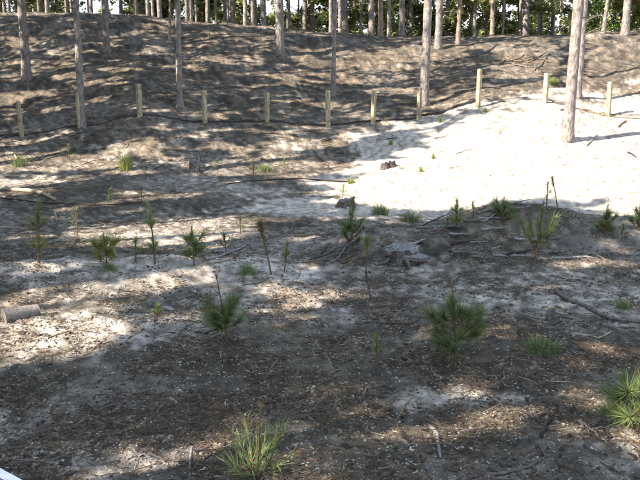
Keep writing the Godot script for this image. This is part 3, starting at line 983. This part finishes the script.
func branch_shape(a: Vector3, b: Vector3, thick: float, tone: Color, r: RandomNumberGenerator, twigs: int) -> Shape:
	var s := Shape.new()
	var pts := []
	var rad := []
	var l := a.distance_to(b)
	for k in 6:
		var t := k / 5.0
		var w := Vector3(r.randf_range(-1, 1), r.randf_range(-0.6, 0.6), r.randf_range(-1, 1)) * 0.045 * l * (0.0 if k == 0 else 1.0)
		pts.append(a.lerp(b, t) + w)
		rad.append(thick * (1.0 - 0.7 * t))
	s.tube(pts, rad, 6, tone, 0.12, r)
	for k in twigs:
		var p: Vector3 = pts[r.randi_range(2, 4)]
		var dir := ((b - a).normalized() + Vector3(r.randf_range(-1, 1), r.randf_range(-0.2, 0.9), r.randf_range(-1, 1)) * 0.8).normalized()
		var tl := l * r.randf_range(0.15, 0.35)
		s.tube([p, p + dir * tl * 0.5, p + dir * tl + Vector3(0, -0.02, 0)], [thick * 0.4, thick * 0.28, thick * 0.1], 4, tone, 0.1, r)
	return s

func build_brush() -> void:
	var r := RandomNumberGenerator.new()
	r.seed = 19
	# brush heap left of the dense seedling
	for k in 16:
		var x: float = BRUSH_AT.x + r.randf_range(-0.55, 0.02)
		var d: float = BRUSH_AT.y + r.randf_range(-0.15, 0.35)
		var a := spot(x, d, 0.01)
		var dx := r.randf_range(0.1, 0.55)
		var dd := r.randf_range(-0.25, 0.3)
		var b := Vector3(dx, ground(x + dx, d + dd) - a.y + r.randf_range(0.06, 0.34), -dd)
		var tone: Color = [WOOD.silver * 0.75, WOOD.grey, WOOD.dark * 1.4, WOOD.tan * 0.8][k % 4]
		single("fallen_branch", branch_shape(Vector3.ZERO, b, r.randf_range(0.007, 0.015), tone, r, 2), mats.dead_wood, a, "weathered branch in the heap left of the dense dark seedling", "branch", "branches of the brush heap")
	# grey wood scraps on the debris mound
	for k in 48:
		var x: float = r.randf_range(0.95, 2.7)
		var d: float = r.randf_range(7.3, 8.8)
		var turn := r.randf_range(-0.5, 0.5)
		var l := r.randf_range(0.12, 0.4)
		var e := Vector2(cos(turn), sin(turn)) * l
		var a := spot(x, d, 0.015)
		var b := Vector3(e.x, ground(x + e.x, d + e.y) - a.y + r.randf_range(0.01, 0.08), -e.y)
		var tone: Color = [WOOD.silver * 1.1, WOOD.grey, WOOD.silver * 0.8, WOOD.dark][k % 4]
		single("fallen_branch", branch_shape(Vector3.ZERO, b, r.randf_range(0.008, 0.02), tone, r, 1), mats.dead_wood, a, "broken grey piece of wood strewn over the debris mound right of the stump", "branch", "wood scraps on the debris mound")

	# sunlit brushwood on the right slope
	for k in 14:
		var x: float = BRUSHWOOD_AT.x + r.randf_range(-0.9, 0.9)
		var d: float = BRUSHWOOD_AT.y + r.randf_range(-1.2, 1.0)
		var a := spot(x, d, 0.01)
		var dx := r.randf_range(-0.7, 0.9)
		var dd := r.randf_range(-0.5, 0.7)
		var b := Vector3(dx, ground(x + dx, d + dd) - a.y + r.randf_range(0.05, 0.3), -dd)
		single("fallen_branch", branch_shape(Vector3.ZERO, b, r.randf_range(0.014, 0.03), [WOOD.tan, WOOD.grey * 1.3, WOOD.grey][k % 3], r, 2), mats.dead_wood, a, "thin bare branch in the sunlit brushwood on the right slope", "branch", "sunlit brushwood on the right slope")

func build_sticks() -> void:
	var r := RandomNumberGenerator.new()
	r.seed = 29
	for q in STICK:
		var flat: Array = q[4]
		var n := flat.size() / 2
		var at := spot(flat[0], flat[1], 0.0)
		var ends := []
		for k in n: ends.append(Vector2(flat[2 * k], flat[2 * k + 1]))
		var pts := []
		var rad := []
		for k in n - 1:
			for j in 4:
				var g: Vector2 = (ends[k] as Vector2).lerp(ends[k + 1], j / 4.0)
				pts.append(spot(g.x, g.y, q[0] * 0.75) - at)
		pts.append(spot(ends[-1].x, ends[-1].y, q[0] * 0.75) - at)
		# a stiff stick does not follow every lump: smooth its height
		for w in 3:
			for k in range(1, pts.size() - 1):
				pts[k].y = maxf((pts[k - 1].y + pts[k].y * 2.0 + pts[k + 1].y) / 4.0, pts[k].y - 0.004)
		for k in pts.size(): rad.append(q[0] * (1.0 - 0.45 * k / pts.size()))
		var s := Shape.new()
		s.tube(pts, rad, 7, WOOD[q[1]], 0.12, r)
		single(q[2], s, mats.dead_wood, at, q[3], {"fallen_branch": "branch", "stick": "stick", "twig": "twig"}[q[2]], "loose sticks")

# ---------------------------------------------------------------- seedlings and grass
# needles standing round a shoot from a to b
func needles(s: Shape, a: Vector3, b: Vector3, count: int, length: float, open_: float, tone: Color, r: RandomNumberGenerator) -> void:
	var dir := (b - a).normalized()
	var e1 := dir.cross(Vector3.UP if absf(dir.y) < 0.9 else Vector3.RIGHT).normalized()
	var e2 := dir.cross(e1)
	for k in int(count * 0.62):
		var f := sqrt(r.randf())
		var t := r.randf() * TAU
		var o := e1 * cos(t) + e2 * sin(t)
		var g := (dir * (1.0 - open_ * r.randf_range(0.5, 1.0)) + o * open_ * r.randf_range(0.3, 1.6) + Vector3(r.randf_range(-0.25, 0.25), 0.12 + r.randf_range(-0.2, 0.2), r.randf_range(-0.25, 0.25))).normalized()
		var wide := g.cross(o + Vector3(0.01, 0.02, 0.03)).normalized()
		s.blade(a.lerp(b, f), g * length * r.randf_range(0.6, 1.6), wide * 0.0019, (tone if r.randf() > 0.05 else Color(0.24, 0.16, 0.08)) * r.randf_range(0.65, 1.4))

func build_seedlings() -> void:
	var r := RandomNumberGenerator.new()
	r.seed = 41
	for q in SEEDLING:
		var h: float = q[2]
		var w: float = q[3]
		var style: String = q[4]
		var tone: Color = GREEN[q[5]]
		var at := spot(q[0], q[1], -0.01)
		var t := thing("pine_seedling", at, q[6], "seedling", "young pine seedlings")
		var stem := Shape.new()
		var leafs := Shape.new()
		var far: float = q[1]
		var many := 1.0 if far < 9.0 else 0.7
		var lean := Vector3(r.randf_range(-0.12, 0.12), 0, r.randf_range(-0.12, 0.12))
		if style == "topknot": lean.x = -0.22 if h > 0.4 else 0.03
		if style == "ball": lean.x = -0.12
		var tip := Vector3(0, h, 0) + lean * h
		var mid := tip * 0.5 + Vector3(0.012, 0, 0) * h
		var brown := Color(0.11, 0.075, 0.05)
		stem.tube([Vector3(0, -0.02, 0), mid, tip * 0.97], [0.004 + 0.012 * h, 0.003 + 0.008 * h, 0.0025], 6, brown, 0.06, r)
		var nl := clampf(w * 0.42, 0.045, 0.11)
		match style:
			"tuft":
				needles(leafs, tip * 0.35, tip * 0.97, int(260 * many), minf(nl, h * 0.34), 0.62, tone, r)
				for b in r.randi_range(2, 5):
					var a := r.randf() * TAU
					var root: Vector3 = tip * r.randf_range(0.15, 0.55)
					var end := root + Vector3(cos(a) * w * 0.36, h * r.randf_range(0.12, 0.3), sin(a) * w * 0.36)
					stem.tube([root, end], [0.003, 0.0015], 4, brown, 0.0, null, false)
					needles(leafs, root.lerp(end, 0.25), end, int(70 * many), minf(nl * 0.8, h * 0.25), 0.6, tone, r)
			"topknot":
				needles(leafs, tip * 0.6, tip * 0.98, int(714 * many), minf(nl, h * 0.35), 0.6, tone, r)
				needles(leafs, tip * 0.3, tip * 0.6, 50, nl * 0.8, 0.6, tone, r)
			"tiered":
				needles(leafs, tip * 0.82, tip, int(187 * many), nl * 0.7, 0.4, tone * 1.2, r)
				for lv in [0.22, 0.6]:
					for b in 4:
						var a := TAU * b / 4.0 + r.randf() * 0.8
						var root: Vector3 = tip * lv
						var end := root + Vector3(cos(a) * w * 0.3, h * 0.13, sin(a) * w * 0.3)
						stem.tube([root, end], [0.004, 0.002], 4, brown, 0.0, null, false)
						needles(leafs, root.lerp(end, 0.2), end, int(119 * many), nl * 0.8, 0.6, tone, r)
					needles(leafs, tip * lv, tip * (lv + 0.22), int(221 * many), nl * 0.9, 0.65, tone, r)
			"feather":
				for b in 22:
					var a := TAU * b * 0.382
					var f := sqrt((b + 0.5) / 22.0)
					var root := Vector3(cos(a), 0, sin(a)) * w * 0.12 * f
					var end := root + Vector3(cos(a) * w * 0.4 * f, h * r.randf_range(0.3, 0.85) * (1.15 - 0.5 * f), sin(a) * w * 0.4 * f)
					stem.tube([root, end], [0.003, 0.0015], 4, tone * 0.7, 0.0, null, false)
					needles(leafs, root.lerp(end, 0.1), end, 42, nl * 0.7, 0.5, tone, r)
				needles(leafs, tip * 0.5, tip, 60, nl * 0.4, 0.3, Color(0.2, 0.15, 0.07), r)
			"bush", "ball", "spread", "candelabra":
				var arms: int = {"bush": 11, "ball": 15, "spread": 22, "candelabra": 10}[style]
				var reach: float = w * {"bush": 0.34, "ball": 0.33, "spread": 0.4, "candelabra": 0.42}[style]
				for b in arms:
					var a := TAU * b * 0.382 + r.randf_range(-0.3, 0.3)
					var f := r.randf_range(0.1, 0.6) if style != "ball" else r.randf_range(0.2, 0.5)
					if style == "candelabra": f = r.randf_range(0.05, 0.3)
					var root: Vector3 = tip * f
					var up: float = h * {"bush": 0.22, "ball": 0.12, "spread": 0.2, "candelabra": 0.5}[style] * r.randf_range(0.6, 1.2)
					var end := root + Vector3(cos(a) * reach, up, sin(a) * reach) * r.randf_range(0.5, 1.2)
					var knee := root.lerp(end, 0.5) + Vector3(cos(a), 0, sin(a)) * reach * 0.18
					stem.tube([root, knee, end], [0.0055, 0.004, 0.002], 4, brown, 0.0, null, false)
					needles(leafs, knee.lerp(root, 0.4), knee, int(68 * many), nl * 0.8, 0.6, tone, r)
					needles(leafs, knee, end, int(161 * many), nl * 0.8, 0.55, tone, r)
				if style == "ball": needles(leafs, tip * 0.15, tip * 0.5, 160, nl * 0.8, 0.7, tone, r)
				else: needles(leafs, tip * 0.3, tip * 0.8, int(255 * many), nl * 0.8, 0.5, tone, r)
				var candle := Shape.new()
				needles(candle, tip * 0.72, tip * 0.98, 70, nl * 0.55, 0.3, (Color(0.2, 0.13, 0.08) if style in ["spread", "ball"] else tone * 1.3), r)
				part("candle", candle, mats.needle, t)
		part("stem", stem, mats.chip, t)
		part("needles", leafs, mats.needle, t)

func build_grass() -> void:
	var r := RandomNumberGenerator.new()
	r.seed = 43
	for q in GRASS:
		var h: float = q[2]
		var w: float = q[3]
		var s := Shape.new()
		var n := clampi(int(w * 1300), 18, 420)
		for k in n:
			var a := r.randf() * TAU
			var f := sqrt(r.randf())
			var o := Vector3(cos(a), 0, sin(a))
			var p := o * w * 0.28 * f
			p += Vector3(r.randf_range(-0.2, 0.2), 0, r.randf_range(-0.2, 0.2)) * w
			p.y = ground(q[0] + p.x, q[1] - p.z) - ground(q[0], q[1]) - 0.005
			var l := h * pow(r.randf(), 0.8) * 1.05 * (1.0 - 0.3 * f) + 0.01
			var side: Vector3 = o.cross(Vector3.UP).rotated(Vector3.UP, r.randf_range(-1, 1)) * r.randf_range(0.0009, 0.0019) * (1.0 + q[1] * 0.06)
			var m := p + Vector3(0, l * 0.6, 0) + o * l * 0.18 * f
			var e := p + Vector3(0, l * 0.9, 0) + o * l * (0.5 * f + r.randf_range(0, 0.3))
			var col: Color = GREEN[q[4]] * r.randf_range(0.7, 1.35)
			s.quad(p - side, m - side * 0.8, m + side * 0.8, p + side, col)
			s.tri(m - side * 0.8, e, m + side * 0.8, col)
		single("grass_tuft", s, mats.needle, spot(q[0], q[1]), q[5], "grass", "grass tufts")

# ---------------------------------------------------------------- litter
func chip_mesh(l: float, w: float, h: float) -> ArrayMesh:
	var s := Shape.new()
	var a := [Vector3(-l, 0, -w * 0.25), Vector3(-l * 0.2, 0, -w * 0.8), Vector3(l * 0.75, 0, -w * 0.55), Vector3(l * 1.1, 0, w * 0.1), Vector3(l * 0.3, 0, w), Vector3(-l * 0.75, 0, w * 0.6)]
	var b := []
	for k in 6: b.append((a[k] as Vector3) * 0.8 + Vector3(0, h * (1.0 if k % 3 else 0.35), 0))
	var col := Color.WHITE
	var mid := Vector3(0, h * 0.7, 0)
	for k in 6:
		s.tri(mid, b[k], b[(k + 1) % 6], col)
		s.quad(a[k], b[k], b[(k + 1) % 6], a[(k + 1) % 6], col)
	return s.mesh()

func clod_mesh() -> ArrayMesh:
	var s := Shape.new()
	var r := RandomNumberGenerator.new()
	r.seed = 5
	var rings := []
	for k in 4:
		var ring := []
		var a := PI * (k + 0.3) / 3.6
		for j in 7:
			var b := TAU * j / 7
			ring.append(Vector3(sin(a) * cos(b), cos(a) * 0.7, sin(a) * sin(b)) * r.randf_range(0.75, 1.15))
		rings.append(ring)
	for k in 3:
		for j in 7: s.quad(rings[k][j], rings[k][(j + 1) % 7], rings[k + 1][(j + 1) % 7], rings[k + 1][j], Color.WHITE)
	for j in 7: s.tri(Vector3(0, 0.75, 0), rings[0][(j + 1) % 7], rings[0][j], Color.WHITE)
	return s.mesh()

func needle_pair_mesh() -> ArrayMesh:
	var s := Shape.new()
	for k in [-1, 1]:
		s.blade(Vector3.ZERO, Vector3(1, 0.05, 0.12 * k), Vector3(0, 0, 0.016), Color.WHITE)
		s.blade(Vector3(0, 0, 0), Vector3(1, 0.05, 0.12 * k), Vector3(0, 0.016, 0), Color.WHITE)
	return s.mesh()

func twig_mesh() -> ArrayMesh:
	var s := Shape.new()
	s.tube([Vector3(-0.5, 0, 0), Vector3(-0.1, 0.02, 0.05), Vector3(0.25, 0.03, 0.0), Vector3(0.5, 0.01, 0.06)], [0.022, 0.02, 0.016, 0.006], 4, Color.WHITE, 0.0, null, false)
	s.tube([Vector3(0.0, 0.02, 0.04), Vector3(0.15, 0.05, 0.16)], [0.013, 0.005], 3, Color.WHITE, 0.0, null, false)
	return s.mesh()

# scatter copies over the ground, thinning with distance; keep() says how likely a copy is at that spot
func scatter(called: String, label: String, category: String, mesh: Mesh, count: int, near: float, far: float, size0: float, size1: float, stretch: Vector3, tones: Array, sand_like: float, seed_: int, lift := 0.0, grow := 0.0) -> void:
	var r := RandomNumberGenerator.new()
	r.seed = seed_
	var places := []
	var colors := []
	var tries := 0
	while places.size() < count and tries < count * 6:
		tries += 1
		var d := near * pow(far / near, r.randf())
		var x := r.randf_range(-0.53, 0.53) * (d + 0.3)
		var sa := sand_and_sunlit_tone(x, d)
		var likely := lerpf(1.0 - sa, sa, sand_like) * clampf(0.6 + patch.get_noise_2d(x * 3.0, d * 3.0) * 2.6, 0.18, 1.0)
		if d > 10.5 and sa > 0.5 and r.randf() < 0.85: continue
		if r.randf() > likely: continue
		var z := lerpf(size0, size1, pow(r.randf(), 2.2)) * (1.0 + grow * d)
		var b := Basis.from_euler(Vector3(r.randf_range(-0.35, 0.35), r.randf() * TAU, r.randf_range(-0.35, 0.35))).scaled_local(stretch * z * Vector3(r.randf_range(0.6, 1.5), r.randf_range(0.6, 1.4), r.randf_range(0.5, 1.2)))
		places.append(Transform3D(b, spot(x, d, lift * z)))
		var tone: Color = tones[r.randi() % tones.size()]
		colors.append(tone * r.randf_range(0.75, 1.25))
	var m := MultiMesh.new()
	m.transform_format = MultiMesh.TRANSFORM_3D
	m.use_colors = true
	m.mesh = mesh
	m.instance_count = places.size()
	for k in places.size():
		m.set_instance_transform(k, places[k])
		m.set_instance_color(k, colors[k])
	var o := MultiMeshInstance3D.new()
	o.name = called
	o.multimesh = m
	o.material_override = mats.chip
	add_child(o, true)
	o.set_meta("kind", "stuff")
	tag(o, label, category)

func build_litter() -> void:
	var pale := [Color(0.36, 0.33, 0.29), Color(0.43, 0.40, 0.36), Color(0.40, 0.34, 0.25), Color(0.34, 0.26, 0.18), Color(0.47, 0.43, 0.36), Color(0.30, 0.19, 0.13), Color(0.2, 0.14, 0.1), Color(0.24, 0.2, 0.13)]
	var dark := [Color(0.05, 0.04, 0.035), Color(0.08, 0.06, 0.05), Color(0.12, 0.085, 0.065)]
	var brown := [Color(0.12, 0.094, 0.07), Color(0.10, 0.08, 0.062), Color(0.165, 0.132, 0.1)]
	scatter("wood_chips", "pale wood chips and dry leaf scraps strewn over the foreground", "wood chips", chip_mesh(1.0, 0.55, 0.22), 85000, 2.4, 10.0, 0.0022, 0.0115, Vector3.ONE, pale, 0.42, 61, 0.2)
	scatter("bark_scraps", "dark bark scraps strewn over the ground", "bark scraps", chip_mesh(1.0, 0.6, 0.35), 16000, 2.4, 16.0, 0.004, 0.024, Vector3.ONE, dark, 0.12 , 62, 0.15)
	scatter("soil_clods", "small crumbly soil clods on the shaded ground", "soil clods", clod_mesh(), 45000, 2.4, 12.0, 0.0018, 0.011, Vector3.ONE, [Color(0.06, 0.048, 0.042), Color(0.09, 0.072, 0.062), Color(0.14, 0.12, 0.105), Color(0.27, 0.235, 0.21)], 0.5, 63, 0.1)
	scatter("needle_litter", "brown fallen pine needles covering the ground", "needle litter", needle_pair_mesh(), 55000, 2.4, 30.0, 0.05, 0.11, Vector3.ONE, brown, 0.03, 64, 0.06, 0.06)
	scatter("twig_litter", "small broken twigs scattered over the hollow", "twig litter", twig_mesh(), 1700, 2.4, 26.0, 0.05, 0.2, Vector3.ONE, [Color(0.14, 0.12, 0.105), Color(0.24, 0.2, 0.16), Color(0.08, 0.065, 0.055)], 0.12, 65, 0.03, 0.03)
	scatter("slope_scraps", "dead twigs and needle clumps strewn over the far slope", "slope litter", twig_mesh(), 7000, 15.0, 33.0, 0.06, 0.32, Vector3(1, 1.5, 1), dark + brown, 0.05, 66, 0.03)

# ---------------------------------------------------------------- the board at the lower left corner
func build_board() -> void:
	var at := spot(BOARD_AT.x, BOARD_AT.y, 0.0)
	var t := thing("edged_board", at, "corner of a violet-blue board with a white edge at the lower left", "board")
	t.rotation.y = -0.62
	var board := Shape.new()
	box(board, Vector3(-0.9, 0.03, 0.012), Vector3(0.35, 0.075, 0.6), Color(0.12, 0.10, 0.3))
	part("panel", board, mats.paint, t)
	var edge := Shape.new()
	box(edge, Vector3(-0.9, 0.025, -0.022), Vector3(0.35, 0.088, 0.01), Color(0.8, 0.8, 0.82))
	part("edge", edge, mats.paint, t)

func box(s: Shape, lo: Vector3, hi: Vector3, col: Color) -> void:
	var p := []
	for k in 8: p.append(Vector3(hi.x if k & 1 else lo.x, hi.y if k & 2 else lo.y, hi.z if k & 4 else lo.z))
	for f in [[0, 2, 3, 1], [4, 5, 7, 6], [0, 4, 6, 2], [1, 3, 7, 5], [2, 6, 7, 3], [0, 1, 5, 4]]:
		s.quad(p[f[0]], p[f[3]], p[f[2]], p[f[1]], col)
